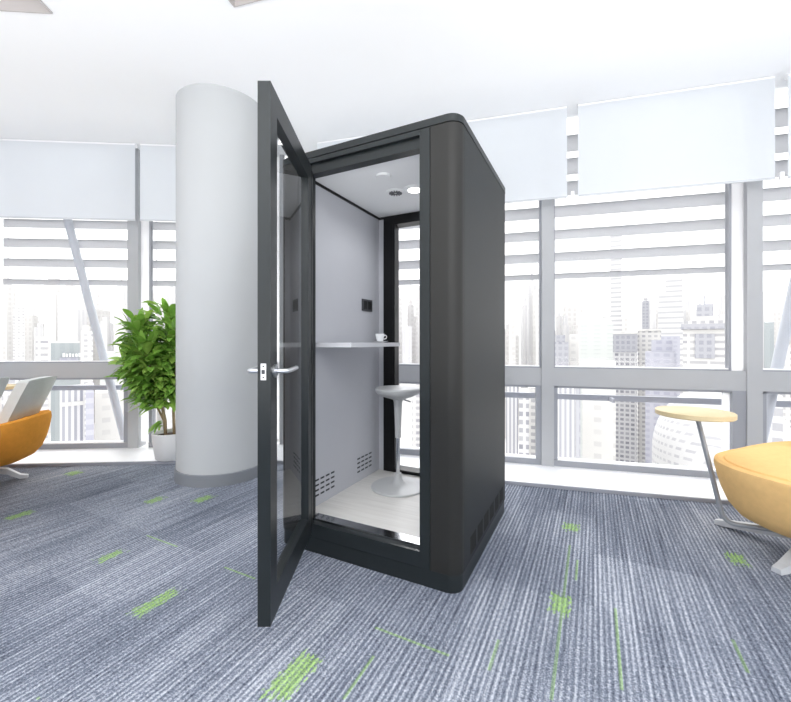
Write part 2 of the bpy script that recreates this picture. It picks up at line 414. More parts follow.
# mullions and transoms
MR = [-1.314, .316, 1.947, 3.58, 5.2, 6.83]
ML = [-4.22, -2.58, -.951, .679]
MWID = .11
tn = [4]
def trim(bm, mat, X, **k):
    tn[0] += 1
    return tag(fin('trim_%d' % tn[0], bm, mat, xf=X, **k), kind='structure')
for a in MR: trim(B((a, a + MWID, -.06, .1, .03, ZC)), M['mullion'], XR, bevel=.004)
for a in ML: trim(B((a, a + MWID, -.06, .1, .03, ZC)), M['mullion'], XL, bevel=.004)
bm = bmesh.new(); q = meet(0); lathe(bm, [(.03, .03), (.03, ZC)], 24, q[0], q[1] ); trim(bm, M['mullion'], None, autosmooth=True)
trim(B((CR + .05, 7.4, -.05, .07, .79, .957)), M['mullion'], XR)
trim(B((-6, CL - .05, -.05, .07, .81, .975)), M['mullion'], XL)

# windows: upper and lower pane, slim dark frames, white inner lips
def window(n, X, a0, a1, zt0, zt1, jamb_glow=None, lowr=0):
    w = empty('window_%d' % n, (0, 0, 0)); w.matrix_basis = X.copy(); w.location = X.translation; w.rotation_euler = X.to_euler()
    tag(w, kind='structure')
    gr = a1; gl = a0
    if jamb_glow == 'both':
        fin('jamb_glow_strip', B((a1 - .14, a1, -.01, .01, .09, ZC)), M['jamb_glow'], w); a1 -= .14; jamb_glow = 'left'; gr = a1  # added backlit strip in place of a white jamb
    if jamb_glow == 'right': gr = a1 - .10
    if jamb_glow == 'left': gl = a0 + .10
    fu = B((gl, gl + .012, -.03, .03, zt1, ZC), (gr - .018, gr, -.035, .03, zt1, ZC), (gl, gr, -.03, .03, zt1, zt1 + .012))
    fin('frame', fu, M['mullion_dark'], w)
    lf, rf = gl + .03, (a1 - .10 - lowr if jamb_glow == 'right' else a1 - .07)
    if jamb_glow == 'right': extra = [(a1 - .10, a1, -.05, .04, .09, zt0)]
    else: extra = [(a1 - .05, a1, -.05, .04, .09, zt0)]
    fl = B((gl, gl + .035, -.04, .04, .09, zt0), (gl, a1, -.045, .04, .03, .085), (gl, a1, -.04, .04, zt0 - .02, zt0), *extra)
    fin('frame', fl, M['mullion_dark'], w)
    fin('lip', B((gl + .035, a1 - .05, -.042, .02, .085, .10), (gl + .012, gr - .018, -.03, .02, zt1 + .012, zt1 + .022)), M['white_lip'], w)
    fin('glass', B((gl + .012, gr - .018, -.006, .006, zt1 + .022, ZC)), M['glass'], w)
    if jamb_glow == 'right':
        fin('glass', B((gl + .035, rf, -.006, .006, .10, zt0 - .02)), M['glass'], w)
        fin('jamb_glow_strip', B((gr, a1, -.01, .01, zt1, ZC)), M['jamb_glow'], w)
        fin('jamb_glow_strip', B((rf, a1 - .10, -.01, .01, .10, zt0 - .02)), M['jamb_glow'], w)
    elif jamb_glow == 'left':
        fin('glass', B((gl + .035, a1 - .05, -.006, .006, .10, zt0 - .02)), M['glass'], w)
        fin('jamb_glow_strip', B((a0, gl, -.01, .01, .09, ZC)), M['jamb_glow'], w)
    else:
        fin('glass', B((gl + .035, a1 - .05, -.006, .006, .10, zt0 - .02)), M['glass'], w)
    return w
wn = 1
ML2 = ML + [CL - .03]
for i in range(len(ML2) - 1):
    window(wn, XL, ML2[i] + MWID, ML2[i + 1], .81, .975, jamb_glow='both' if i == 3 else None); wn += 1
MR2 = [CR + .09 - MWID] + MR
for i in range(len(MR2) - 1):
    window(wn, XR, MR2[i] + MWID, MR2[i + 1], .79, .957, jamb_glow='right' if i == 2 else None, lowr=.05); wn += 1

# broad level sun-screen slats just outside the glass
def louvre(X, a0, a1, bands, label, group):
    c = X @ Vector(((a0 + a1) / 2, .25, bands[-1][0]))
    r = empty('sun_louvre', c, math.atan2(X[1][0], X[0][0])); tag(r, label, 'louvre', group)
    h = (a1 - a0) / 2
    for z0, z1 in bands:
        fin('slat', B((-h, h, -.01, .01, z0 - c.z, z1 - c.z), (-h, h, -.01, .05, z1 - c.z - .008, z1 - c.z)), M['band'], r)
    for x in (-h + .02, h - .02):
        bm = bmesh.new(); tube(bm, [(x, .03, 0), (x, .03, ZC + .25 - c.z)], .004, 6); fin('hanger_rod', bm, M['rail'], r)
up = [(3.126, 3.287), (2.894, 3.055), (2.683, 2.824)]
bR = up + [(2.47, 2.585), (2.245, 2.342), (2.02, 2.113), (1.845, 1.90)]
bL = up + [(2.534, 2.63), (2.306, 2.406), (2.08, 2.173), (1.87, 1.934)]
zg = 'grey level sun-screen slats outside the upper windows'
louvre(XL, -2.45, -.93, bL, 'grey sun-screen slats outside the window past the left edge', zg)
louvre(XL, -.87, .73, bL, 'grey sun-screen slats outside the left window with the slanting brace', zg)
louvre(XL, .79, CL - .02, bL, 'grey sun-screen slats outside the window beside the round pillar', zg)
louvre(XR, CR + .12, -1.29, bR, 'grey sun-screen slats outside the window hidden by the booth', zg)
louvre(XR, -1.23, .34, bR, 'grey sun-screen slats seen through the booth and just right of it', zg)
louvre(XR, .40, 1.98, bR, 'grey sun-screen slats outside the wide window above the round wooden tabletop', zg)
louvre(XR, 2.04, 3.6, bR, 'grey sun-screen slats outside the window at the right edge', zg)

# big white roller shades hanging from the ceiling in front of them
def shade(X, a0, a1, label):
    c = X @ Vector(((a0 + a1) / 2, -.2, ZC))
    r = empty('roller_shade', c, math.atan2(X[1][0], X[0][0])); tag(r, label, 'shade', 'white roller shades hanging from the ceiling')
    h = (a1 - a0) / 2
    fin('fabric', B((-h, h, -.0012, .0012, 2.52 - ZC, -.03)), M['shade'], r)
    fin('bottom_bar', B((-h, h, -.008, .008, 2.508 - ZC, 2.522 - ZC)), M['rail'], r)
    bm = bmesh.new(); tube(bm, [(-h, .022, -.026), (h, .022, -.026)], .022, 16); fin('roller', bm, M['white_lip'], r, smooth=False)
    return r
shade(XL, -2.2, -.72, 'white roller shade outside the left edge, above the left chairs')
bpy.data.objects.remove([o for o in bpy.data.objects if o.name == 'roller_shade'][0]) if False else None
shade(XL, -.66, .835, 'white roller shade above the left window with the slanting brace')
shade(XL, .886, 2.29, 'white roller shade beside the round pillar, above the plant')
shade(XR, -1.95, -.96, 'white roller shade hidden behind the booth')
shade(XR, -.90, .519, 'white roller shade directly right of the booth top')
shade(XR, .61, 2.062, 'widest white roller shade above the window with the round wooden tabletop')
shade(XR, 2.147, 3.65, 'white roller shade at the right edge of the view')
for a, X, lb in ((.565, XR, 'small white shade clip in the gap between two roller shades right of the booth'), (2.105, XR, 'small white shade clip in the gap near the right edge')):
    c = X @ Vector((a, -.2, 2.53)); bm = B((-.013, .013, -.012, .012, -.03, .03))
    o = fin('shade_clip', bm, M['white_lip'], bevel=.005); o.matrix_basis = Matrix.Translation(c) @ Matrix.Rotation(rotR, 4, 'Z')
    o.location = c; o.rotation_euler = (0, 0, rotR)
    tag(o, lb, 'clip', 'white clips in the gaps between shades')

# steelwork just outside the glass
def thing_bm(name, bm, mat, label, cat, group=None, kind=None, origin=None, **k):
    """one-mesh thing given in world coordinates, origin moved to its base"""
    if origin is None:
        zs = [v.co.z for v in bm.verts]; xs = [v.co.x for v in bm.verts]; ys = [v.co.y for v in bm.verts]
        origin = Vector(((min(xs) + max(xs)) / 2, (min(ys) + max(ys)) / 2, min(zs)))
    bm.transform(Matrix.Translation(-Vector(origin)))
    o = fin(name, bm, mat, **k); o.location = origin
    tag(o, label, cat, group, kind); return o
def brace(X, a0, z0, a1, z1, label):
    bm = bmesh.new(); tube(bm, [X @ Vector((a0, .165, z0)), X @ Vector((a1, .165, z1))], .042, 20)
    thing_bm('steel_brace', bm, M['steel_out'], label, 'brace', 'slanting steel braces outside the glass', autosmooth=True)
brace(XL, -0.357, 3.6, 0.634, -.4, 'pale slanting steel tube outside the left window, leaning down towards the plant')
brace(XR, 2.743, 3.6, 2.034, -.4, 'pale slanting steel tube outside the glass behind the yellow chair at right')
def outer_rail(X, a0, a1, z, label):
    bm = bmesh.new()
    box(bm, a0, a1, .24, .28, z, z + .055)
    n = int((a1 - a0) / 1.63)
    for i in range(n + 1):
        a = a0 + .1 + i * 1.63
        box(bm, a, a + .02, .10, .28, z, z + .04)
    bm.transform(X)
    thing_bm('guard_rail', bm, M['rail_out'], label, 'rail')
outer_rail(XR, CR + .1, 7.3, .625, 'grey horizontal guard bar outside the lower panes of the right windows')
outer_rail(XL, -6, CL - .1, .64, 'grey horizontal guard bar outside the lower panes of the left windows')

# ------------------------------------------------------------------ the booth
C0 = Vector((.304, 1.849, 0)); U = Vector((-.892, .452, 0)); V = Vector((.452, .892, 0))
BW, BL, BH, BR = 1.13, 1.105, 2.30, .065
ctr = C0 + U * BW / 2 + V * BL / 2
booth = empty('phone_booth', (ctr.x, ctr.y, 0), math.atan2(-.452, .892))
tag(booth, 'tall charcoal single-person phone booth with rounded corners and its glass door standing open', 'booth')
def bs(s, t): return (BW / 2 - s, t - BL / 2)      # s: from the right front corner leftwards, t: depth
def bbox(s0, s1, t0, t1, z0, z1):
    a = bs(s1, t0); b = bs(s0, t1); return (a[0], b[0], a[1], b[1], z0, z1)
def rrect(inset, r, n=10):
    x, y = BW / 2 - inset, BL / 2 - inset; pts = []
    for cx, cy, a0 in ((x - r, y - r, 0), (-x + r, y - r, 90), (-x + r, -y + r, 180), (x - r, -y + r, 270)):
        for i in range(n + 1):
            a = math.radians(a0 + 90 * i / n); pts.append((cx + r * math.cos(a), cy + r * math.sin(a)))
    return pts
bm = bmesh.new(); prism(bm, rrect(.004, BR), .0, .085); fin('plinth', bm, M['booth_frame'], booth, autosmooth=True)
bm = bmesh.new(); prism(bm, rrect(-.002, BR + .002), 2.262, 2.296); prism(bm, rrect(.006, BR - .004), 2.295, 2.303)
fin('roof', bm, M['booth_frame'], booth, autosmooth=True)
# rounded corner panels
def corner(sx, sy, flat, mat):
    x, y = BW / 2, BL / 2; T = .045
    out = [(x - .15 if flat else x - BR, -y)]; inn = [(out[0][0], -y + T)]
    for i in range(13):
        a = math.radians(-90 + 90 * i / 12)
        out.append((x - BR + BR * math.cos(a), -y + BR + BR * math.sin(a))); inn.append((x - BR + (BR - T) * math.cos(a), -y + BR + (BR - T) * math.sin(a)))
    f = lambda p: (p[0] * sx, p[1] * sy)
    bm = bmesh.new(); strip(bm, [f(p) for p in out], [f(p) for p in inn], .088, 2.258)
    fin('corner_panel', bm, mat, booth, autosmooth=True)
corner(1, 1, True, M['booth_corner']); corner(-1, 1, True, M['booth_corner']); corner(1, -1, True, M['booth_corner']); corner(-1, -1, True, M['booth_corner'])
fin('side_panel', B(bbox(.0, .03, BR + .003, BL - BR - .003, .088, 2.258)), M['booth'], booth)
fin('side_panel', B(bbox(BW - .03, BW, BR + .003, BL - BR - .003, .088, 2.258)), M['booth'], booth)
# ventilation slots low on the right side
bm = bmesh.new(); t = .18
for g in range(6):
    for i in range(5):
        fin('vent_slot', B(bbox(-.0015, .004, t, t + .011, .115, .205)), M['slot_shell'], booth); t += .022
    t += .028
# front frame
fin('front_frame', B(bbox(.153, .207, 0, .05, .088, 2.258), bbox(.915, BW - .153, 0, .05, .088, 2.258), bbox(.20, .92, 0, .05, 2.232, 2.258), bbox(.20, .92, 0, .04, .088, .165),
    bbox(.20, .92, .022, .08, 2.178, 2.232), bbox(.185, .205, .05, .08, .17, 2.232), bbox(.915, .93, .05, .08, .17, 2.232)), M['booth_frame'], booth)
fin('threshold', B(bbox(.205, .915, .04, .105, .165, .178)), M['threshold'], booth)
fin('floor_panel', B(bbox(.05, 1.02, .045, 1.03, .088, .165), bbox(.08, .99, .105, .985, .165, .175)), M['booth_floor'], booth)
fin('ceiling_panel', B(bbox(.06, 1.01, .08, 1.0, 2.208, 2.255)), M['booth_ceil'], booth)
lin_l = fin('lining', B(bbox(.99, 1.02, .08, 1.0, .175, 2.207)), M['booth_in'], booth)
lin_r = fin('lining', B(bbox(.05, .08, .08, 1.0, .175, 2.207)), M['booth_in'], booth)
fin('lining', B(bbox(.943, .99, .985, 1.0, .175, 2.207), bbox(.08, .12, .985, 1.0, .175, 2.207)), M['booth_in'], booth)
fin('ceiling_trim', B(bbox(.982, .99, .08, .985, 2.192, 2.208), bbox(.08, .99, .975, .985, 2.19, 2.208), bbox(.08, .088, .08, .985, 2.192, 2.208)), M['booth_black'], booth)
# back wall: black frame with a tall pane
fin('back_frame', B(bbox(.86, .943, .975, BL - .02, .175, 2.19), bbox(.12, .20, .975, BL - .02, .175, 2.19), bbox(.20, .86, .975, BL - .02, 2.135, 2.19), bbox(.20, .86, .975, BL - .02, .175, .20),
    bbox(.838, .855, .968, 1.0, .20, 2.135), bbox(.12, .943, 1.0, BL - .02, 2.19, 2.255), bbox(.12, .943, 1.0, BL - .02, .088, .175)), M['booth_black'], booth)
fin('back_glass', B(bbox(.2, .86, 1.02, 1.028, .20, 2.135)), M['back_glass'], booth)
# air slots low on the left lining
def slots(t0, n, z0, rows):
    for j in range(rows):
        for i in range(n): fin('air_slot', B(bbox(.9885, .992, t0 + i * .055, t0 + i * .055 + .038, z0 + j * .032, z0 + j * .032 + .011)), M['slot'], lin_l)
slots(.17, 4, .235, 4); slots(.66, 4, .24, 4)
sk = fin('socket_panel', B(bbox(.982, .99, .72, .865, 1.44, 1.53)), M['socket'], booth, bevel=.002)
fin('socket_insert', B(bbox(.980, .983, .735, .785, 1.455, 1.515), bbox(.980, .983, .80, .85, 1.455, 1.515)), M['booth_black'], sk)
fin('desk', B(bbox(.69, .99, .12, .76, 1.174, 1.201)), M['desk'], booth, bevel=.003)
# fittings on the booth ceiling
def disc(name, X, Y, r, mat, z1=2.208, h=.008, parent=booth):
    bm = bmesh.new(); lathe(bm, [(0, z1 - h), (r * .9, z1 - h), (r, z1 - h * .5), (r, z1 - .0005)], 40, X, Y)
    return fin(name, bm, mat, parent, world_in=True, autosmooth=True)
v_ = disc('ceiling_vent', .0, 2.62, .062, M['booth_ceil'])
bm = bmesh.new()
for i in range(14):
    a = 2 * PI * i / 14
    tube(bm, [(.0 + .012 * math.cos(a), 2.62 + .012 * math.sin(a), 2.1985), (.0 + .044 * math.cos(a), 2.62 + .044 * math.sin(a), 2.1985)], .0042, 6)
fin('vent_fins', bm, M['grille'], v_, world_in=True)
l_ = disc('downlight', .125, 2.57, .072, M['booth_ceil'])
bm = bmesh.new(); lathe(bm, [(0, 2.196), (.042, 2.196), (.044, 2.201)], 32, .125, 2.57); fin('lamp_lens', bm, M['lamp'], l_, world_in=True)
disc('motion_sensor', -.072, 2.36, .045, M['booth_ceil'], h=.012)

# the open glass door
DX0, DX1, DY0, DY1, DZ0, DZ1 = -.5215, -.4725, 1.482, 2.205, .128, 2.193
def dbox(y0, y1, z0, z1, x0=DX0, x1=DX1): return (x0, x1, y0, y1, z0, z1)
bm = B(dbox(DY0, DY0 + .082, DZ0, DZ1)); door = fin('door', bm, M['booth_frame'], booth, world_in=True, bevel=.002)
bm = B(dbox(DY1 - .075, DY1, DZ0, DZ1), dbox(DY0 + .08, DY1 - .075, DZ1 - .093, DZ1), dbox(DY0 + .08, DY1 - .075, DZ0, DZ0 + .112))
fin('door_frame', bm, M['booth_frame'], door, world_in=True)
fin('door_glass', B(dbox(DY0 + .08, DY1 - .073, DZ0 + .11, DZ1 - .09, -.5005, -.4925)), M['door_glass'], door, world_in=True)
fin('seal', B(dbox(DY1 + .0, DY1 + .03, DZ0 + .05, DZ1 - .02, DX1 - .03, DX1 + .002)), M['booth_black'], door, world_in=True)
for z in (.45, 1.16, 1.9):
    bm = bmesh.new(); tube(bm, [(DX1 - .005, DY1 + .008, z), (DX1 - .005, DY1 + .008, z + .09)], .009, 12); fin('hinge', bm, M['booth_black'], door, world_in=True, autosmooth=True)
HZ, HY = 1.092, DY0 + .05
def lever(x, sgn):
    bm = bmesh.new()
    tube(bm, [(x, HY, HZ), (x + sgn * .007, HY, HZ)], .026, 28)
    pts = [(x + sgn * .006, HY, HZ)] + fillet((x, HY, HZ), (x + sgn * .052, HY, HZ), (x + sgn * .052, HY + .135, HZ + .004), .016) + [(x + sgn * .052, HY + .13, HZ + .004)]
    tube(bm, pts, .0095, 16)
    return fin('lever_handle', bm, M['satin'], door, world_in=True, autosmooth=True)
lever(DX1, 1); lever(DX0, -1)
lp = fin('latch_plate', B((-.509, -.489, DY0 - .0018, DY0 + .001, HZ - .031, HZ + .031)), M['plate'], door, world_in=True)
bm = bmesh.new()
for z in (HZ - .021, HZ + .021): tube(bm, [(-.499, DY0 - .003, z), (-.499, DY0, z)], .0035, 10)
box(bm, -.505, -.493, DY0 - .006, DY0, HZ - .008, HZ + .008)
fin('latch_bolt', bm, M['screw'], door, world_in=True)

# stool in the booth
st = empty('bar_stool', (.018, 2.785, .175))
tag(st, 'pale grey round pedestal stool with chrome column standing inside the booth', 'stool')
bm = bmesh.new(); lathe(bm, [(.19, 0), (.192, .006), (.188, .012), (.12, .017), (.06, .026), (.036, .045), (.028, .07), (.024, .10), (0, .10)], 56); fin('base', bm, M['stool'], st, autosmooth=True)
bm = bmesh.new(); lathe(bm, [(.014, .095), (.014, .36)], 24); fin('gas_column', bm, M['chrome'], st, autosmooth=True)
bm = bmesh.new(); lathe(bm, [(.017, .35), (.020, .352), (.024, .48), (.030, .60), (.038, .63), (0, .63)], 32); fin('sleeve', bm, M['stool'], st, autosmooth=True)
bm = bmesh.new(); lathe(bm, [(0, .622), (.045, .625), (.10, .642), (.145, .662), (.162, .682), (.163, .698), (.155, .706), (.13, .702), (.08, .694), (0, .690)], 56); fin('seat', bm, M['stool'], st, autosmooth=True)
bm = bmesh.new(); tube(bm, [(.03, -.01, .625), (.09, -.05, .612)], .005, 8); fin('height_lever', bm, M['chrome'], st, autosmooth=True)

# coffee cup and saucer on the booth shelf
cx, cy = -.105, 2.84
sc_ = empty('saucer', (cx, cy, 1.195)); bm = bmesh.new(); lathe(bm, [(0, 0), (.022, 0), (.024, .002), (.052, .008), (.053, .0095), (.024, .0045), (0, .004)], 36)
bpy.data.objects.remove(sc_)
o = fin('saucer', bm, M['ceramic'], autosmooth=True); o.location = (cx, cy, 1.2015); tag(o, 'tiny white saucer on the booth shelf under the cup', 'saucer')
cp = empty('coffee_cup', (cx - .008, cy, 1.2065)); tag(cp, 'small white cup standing on its saucer on the booth shelf', 'cup')
bm = bmesh.new(); lathe(bm, [(0, 0), (.017, 0), (.024, .012), (.031, .038), (.033, .058), (.030, .058), (.028, .038), (.02, .014), (0, .008)], 32); fin('cup_body', bm, M['ceramic'], cp, autosmooth=True)
bm = bmesh.new(); tube(bm, [(.030, 0, .046), (.042, 0, .048), (.049, 0, .038), (.045, 0, .024), (.027, 0, .018)], .0032, 8); fin('handle', bm, M['ceramic'], cp, autosmooth=True)
bm = bmesh.new(); lathe(bm, [(0, .044), (.0285, .044), (.0285, .046), (0, .046)], 24); fin('coffee', bm, M['coffee'], cp)

# ------------------------------------------------------------------ lounge chairs
def sq(a, n=2.4):
    c, s = math.cos(a), math.sin(a)
    return (math.copysign(abs(c) ** (2 / n), c), math.copysign(abs(s) ** (2 / n), s))
def lounge_chair(loc, heading, label, arms, tab_angle, tab_dist, tab_z, seat_mat, pole_pts=None, sc=1.0, arm_len=None):
    """heading: world angle the sitter faces; local +x is forward"""
    r = empty('lounge_chair', (loc[0], loc[1], 0), heading); r.scale = (sc, sc, sc); tag(r, label, 'chair')
    n = 64
    def ring(bm, z, rx, ry, ox=0, rise=0):
        vs = []
        for i in range(n):
            a = 2 * PI * i / n; c, s = sq(a)
            back = max(0, -c) ** 1.5
            vs.append(bm.verts.new((c * rx + ox, s * ry, z + rise * back)))
        return vs
    def loft(prof):
        bm = bmesh.new(); rs = [ring(bm, *p) for p in prof]
        for a, b in zip(rs, rs[1:]):
            for i in range(n): bm.faces.new((a[i], a[(i + 1) % n], b[(i + 1) % n], b[i]))
        bm.faces.new(rs[0][::-1]); bm.faces.new(rs[-1]); return bm
    fin('seat_shell', loft([(.17, .20, .19), (.185, .31, .29), (.215, .37, .34), (.27, .415, .38), (.35, .445, .41, 0, .005), (.42, .463, .428, 0, .015), (.48, .475, .44, 0, .04), (.505, .472, .437, 0, .065), (.515, .455, .42, 0, .07), (.508, .43, .40, 0, .06)]), seat_mat, r, autosmooth=True)
    fin('seat_cushion', loft([(.47, .42, .385, .0), (.50, .432, .40, .0, .03), (.518, .425, .39, 0, .03), (.53, .38, .345, 0, .02), (.535, .25, .22, 0, 0)]), seat_mat, r, autosmooth=True)
    # leaning, slightly wrapped back
    bm = bmesh.new(); T = .075; rows = [(.50, .30, .25), (.62, .35, .255), (.76, .41, .26), (.87, .455, .25), (.885, .46, .235)]
    grid = []
    for z, xb, hw in rows:
        fr, bk = [], []
        for i in range(13):
            u = -1 + i / 6; curve = .03 * u * u
            fr.append(bm.verts.new((-xb + T / 2 + curve, u * hw, z + .01 * (1 - u * u)))); bk.append(bm.verts.new((-xb - T / 2 + curve, u * hw, z + .01 * (1 - u * u))))
        grid.append((fr, bk))
    for (f0, b0), (f1, b1) in zip(grid, grid[1:]):
        for i in range(12):
            bm.faces.new((f0[i], f0[i + 1], f1[i + 1], f1[i])); bm.faces.new((b0[i + 1], b0[i], b1[i], b1[i + 1]))
        bm.faces.new((f0[0], f1[0], b1[0], b0[0])); bm.faces.new((f0[-1], b0[-1], b1[-1], f1[-1]))
    f, b = grid[0]; bm.faces.new(f[::-1] + b); f, b = grid[-1]; bm.faces.new(f + b[::-1])
    fin('backrest', bm, M['back_grey'], r, bevel=.012, autosmooth=True)
    bm = bmesh.new(); lathe(bm, [(.07, .10), (.07, .14), (.05, .15), (.045, .19), (0, .19)], 32); hub = fin('base', bm, M['chair_metal'], r, autosmooth=True)
    for k, a in enumerate(arms):
        L = (arm_len or [.5] * 9)[k]; a -= heading; bm = bmesh.new(); c, s = math.cos(a), math.sin(a)
        secs = [(.03, .036, .10, .15), (.2, .034, .06, .105), (L - .05, .03, .004, .040), (L, .024, 0.0, .026)]
        rs = []
        for d, w, z0, z1 in secs:
            rs.append([bm.verts.new((c * d - s * ww, s * d + c * ww, z)) for ww, z in ((-w, z0), (w, z0), (w * .8, z1), (-w * .8, z1))])
        for p, q in zip(rs, rs[1:]):
            for i in range(4): bm.faces.new((p[i], p[(i + 1) % 4], q[(i + 1) % 4], q[i]))
        bm.faces.new(rs[0][::-1]); bm.faces.new(rs[-1]); fin('foot', bm, M['chair_metal'], hub, bevel=.004)
    if tab_angle is not None:
        a = tab_angle - heading; c, s = math.cos(a), math.sin(a)
        pb = (c * (pole_pts[0]), s * (pole_pts[0])); tt = (c * tab_dist, s * tab_dist)
        tp = (c * pole_pts[1], s * pole_pts[1])
        mid = (pb[0], pb[1], .11)
        pts = [(c * .05, s * .05, .135)] + fillet((c * .05, s * .05, .135), mid, (tp[0], tp[1], tab_z - .03), .07) + [(tp[0], tp[1], tab_z - .03)]
        bm = bmesh.new(); tube(bm, pts, .0135, 14); fin('table_pole', bm, M['chair_tube'], r, autosmooth=True)
        bm = bmesh.new(); R_ = .205
        lathe(bm, [(0, tab_z - .03), (R_ - .004, tab_z - .032), (R_, tab_z - .028), (R_, tab_z - .003), (R_ - .004, tab_z), (0, tab_z)], 64, tt[0], tt[1])
        fin('tabletop', bm, M['table_wood'], r, autosmooth=True)
    return r
hd = math.atan2(-.34, -.94)
ra = [math.atan2(2.61 - 2.14, 2.134 - 2.345), math.atan2(2.045 - 2.14, 1.985 - 2.345)]
lounge_chair((2.345, 2.14), hd, 'amber yellow lounge chair at the right edge with a round wooden tabletop on a pole', [ra[0], ra[1], ra[0] + PI, ra[1] + PI],
             math.radians(146.5), .57, .775, M['seat_yellow'], (.426, .556), arm_len=[.515, .372, .5, .42])
lounge_chair((-3.54, 3.30), hd, 'orange lounge chair with pale grey leaning back in front of the left windows', [math.radians(a) for a in (35, 125, 215, 305)],
             math.radians(128), .66, .775, M['seat_orange'], (.46, .60), arm_len=[.33, .45, .5, .4])
lounge_chair((-3.10, 2.34), hd, 'lounge chair cut off by the left edge, nearer than the orange one', [math.radians(a) for a in (100, 190, 280, 10)],
             None, 0, 0, M['seat_orange'], sc=1.08, arm_len=[.4] * 4)

# ------------------------------------------------------------------ potted plant
px, py = -2.285, 3.98
pp = empty('potted_plant', (px, py, .03)); tag(pp, 'bushy green leafy plant in a plain white pot beside the round pillar', 'plant')
bm = bmesh.new(); lathe(bm, [(.125, 0), (.135, .01), (.158, .16), (.165, .26), (.158, .265), (.150, .255), (.145, .22), (0, .22)], 48); fin('pot', bm, M['pot'], pp, autosmooth=True)
bm = bmesh.new(); lathe(bm, [(0, .221), (.10, .223), (.144, .222), (.144, .228), (.08, .238), (0, .242)], 32); fin('soil', bm, M['soil'], pp)
rnd = random.Random(11)
stems = []
for (bx, by, tx, ty, tz) in ((-.05, 0, -.31, -.05, 1.36), (.02, .03, -.04, .05, 1.50), (.06, -.03, .08, -.06, 1.30), (-.02, -.05, -.18, -.16, 1.15), (-.07, .03, -.38, .02, 1.02)):
    pts = [(bx, by, .23)]
    for i in range(1, 7):
        f = i / 6; pts.append((bx + (tx - bx) * f ** 1.5 + rnd.uniform(-.01, .01), by + (ty - by) * f ** 1.5 + rnd.uniform(-.01, .01), .23 + (tz - .23) * f))
    bm = bmesh.new(); tube(bm, pts, [.013 - .0012 * i for i in range(7)], 10); fin('stem', bm, M['stem'], pp, smooth=True); stems.append(pts)
PCX, PCY = -1.6 - px, 3.63 - py
fb = bmesh.new()
def leaf(base, d, L, W, droop):
    d = d.normalized(); side = d.cross(Vector((0, 0, 1)))
    if side.length < .1: side = Vector((1, 0, 0))
    side.normalize(); roll = rnd.uniform(-.6, .6); up_ = side.cross(d).normalized()
    side = (side * math.cos(roll) + up_ * math.sin(roll)).normalized()
    p = Vector(base); ns = 7; seg = L / ns; cur = d.copy(); rows = []
    for i in range(ns + 1):
        t = i / ns; w = W * (math.sin(PI * min(1, t * .93 + .05)) ** .75) * (1 if i < ns else 0)
        nrm = side.cross(cur).normalized(); fold = -nrm * w * .25
        rows.append((p - side * w - fold, p.copy(), p + side * w - fold))
        cur = (cur + Vector((0, 0, -droop / ns))).normalized(); p = p + cur * seg
    if any((Vector((q.x - PCX, q.y - PCY))).length < .41 for r_ in rows for q in r_): return
    if any(q.z < .10 for r_ in rows for q in r_): return
    # keep clear of the glazing
    vs = [[fb.verts.new(q) for q in r_] for r_ in rows]
    for a, b in zip(vs, vs[1:]):
        fb.faces.new((a[0], a[1], b[1], b[0])); fb.faces.new((a[1], a[2], b[2], b[1]))
for k in range(1150):
    pts = rnd.choice(stems); f = rnd.uniform(.30, 1.0) ** .8; j = f * 6; i = min(5, int(j)); base = Vector(pts[i]).lerp(Vector(pts[i + 1]), j - i)
    if base.z < .42: continue
    a = rnd.uniform(0, 2 * PI); off = rnd.uniform(0, .13); base = base + Vector((math.cos(a) * off, math.sin(a) * off * .75, rnd.uniform(-.05, .05)))
    el = rnd.uniform(-.1, .9) + (.5 if f > .9 else 0)
    d = Vector((math.cos(a) * math.cos(el), math.sin(a) * .75 * math.cos(el), math.sin(el)))
    leaf(base, d, rnd.uniform(.13, .24), rnd.uniform(.024, .040), rnd.uniform(.5, 1.6))
for k in range(10):   # a few low drooping leaves
    a = rnd.uniform(PI * .7, PI * 1.6); leaf((-.07, -.02, .30 + rnd.uniform(0, .08)), Vector((math.cos(a), math.sin(a), .5)), .17, .014, 2)
fin('foliage', fb, M['leaf'], pp, smooth=True)

# ------------------------------------------------------------------ the city outside, far below
GZ = -150
bm = bmesh.new(); lathe(bm, [(0, GZ - 1), (5000, GZ - 1), (5000, GZ), (0, GZ)], 48)
tag(fin('ground', bm, FM['ground']), kind='structure')
def tower(kx0, kx1, ktop, D, fm, label, depth=None, group=None, rot=0, name='tower', extras=None, bottom=GZ):
    """kx0, kx1, ktop: sideways and upward slopes seen from the eye level at distance D"""
    D0 = D; D = D * 1.8 if D <= 240 else 445 + (D - 380) * .6; q = D / D0; depth = depth * 1.6 if depth else None
    x0, x1, zt = kx0 * D, kx1 * D, EYE + ktop * D
    w = x1 - x0; dp = depth or max(w, 12); xm = (x0 + x1) / 2; be = math.atan2(xm, D); w *= math.cos(be)
    r = empty(name, (xm + math.sin(be) * dp / 2, D + math.cos(be) * dp / 2, GZ), -be + rot); tag(r, label, 'building', group)
    h = zt - GZ
    fin('facade', B((-w / 2, w / 2, -dp / 2, dp / 2, 0, h)), FM[fm], r)
    for e in (extras or []):
        nm, mat, (a0, a1, b0, b1, z0, z1) = e
        fin(nm, B((a0 * w, a1 * w, b0 * dp, b1 * dp, h + z0 * q, h + z1 * q)), FM.get(mat) or M[mat], r)
    return r
def K(px): return (px - 395.5) / 392
def T(py): return (342 - py) / 392
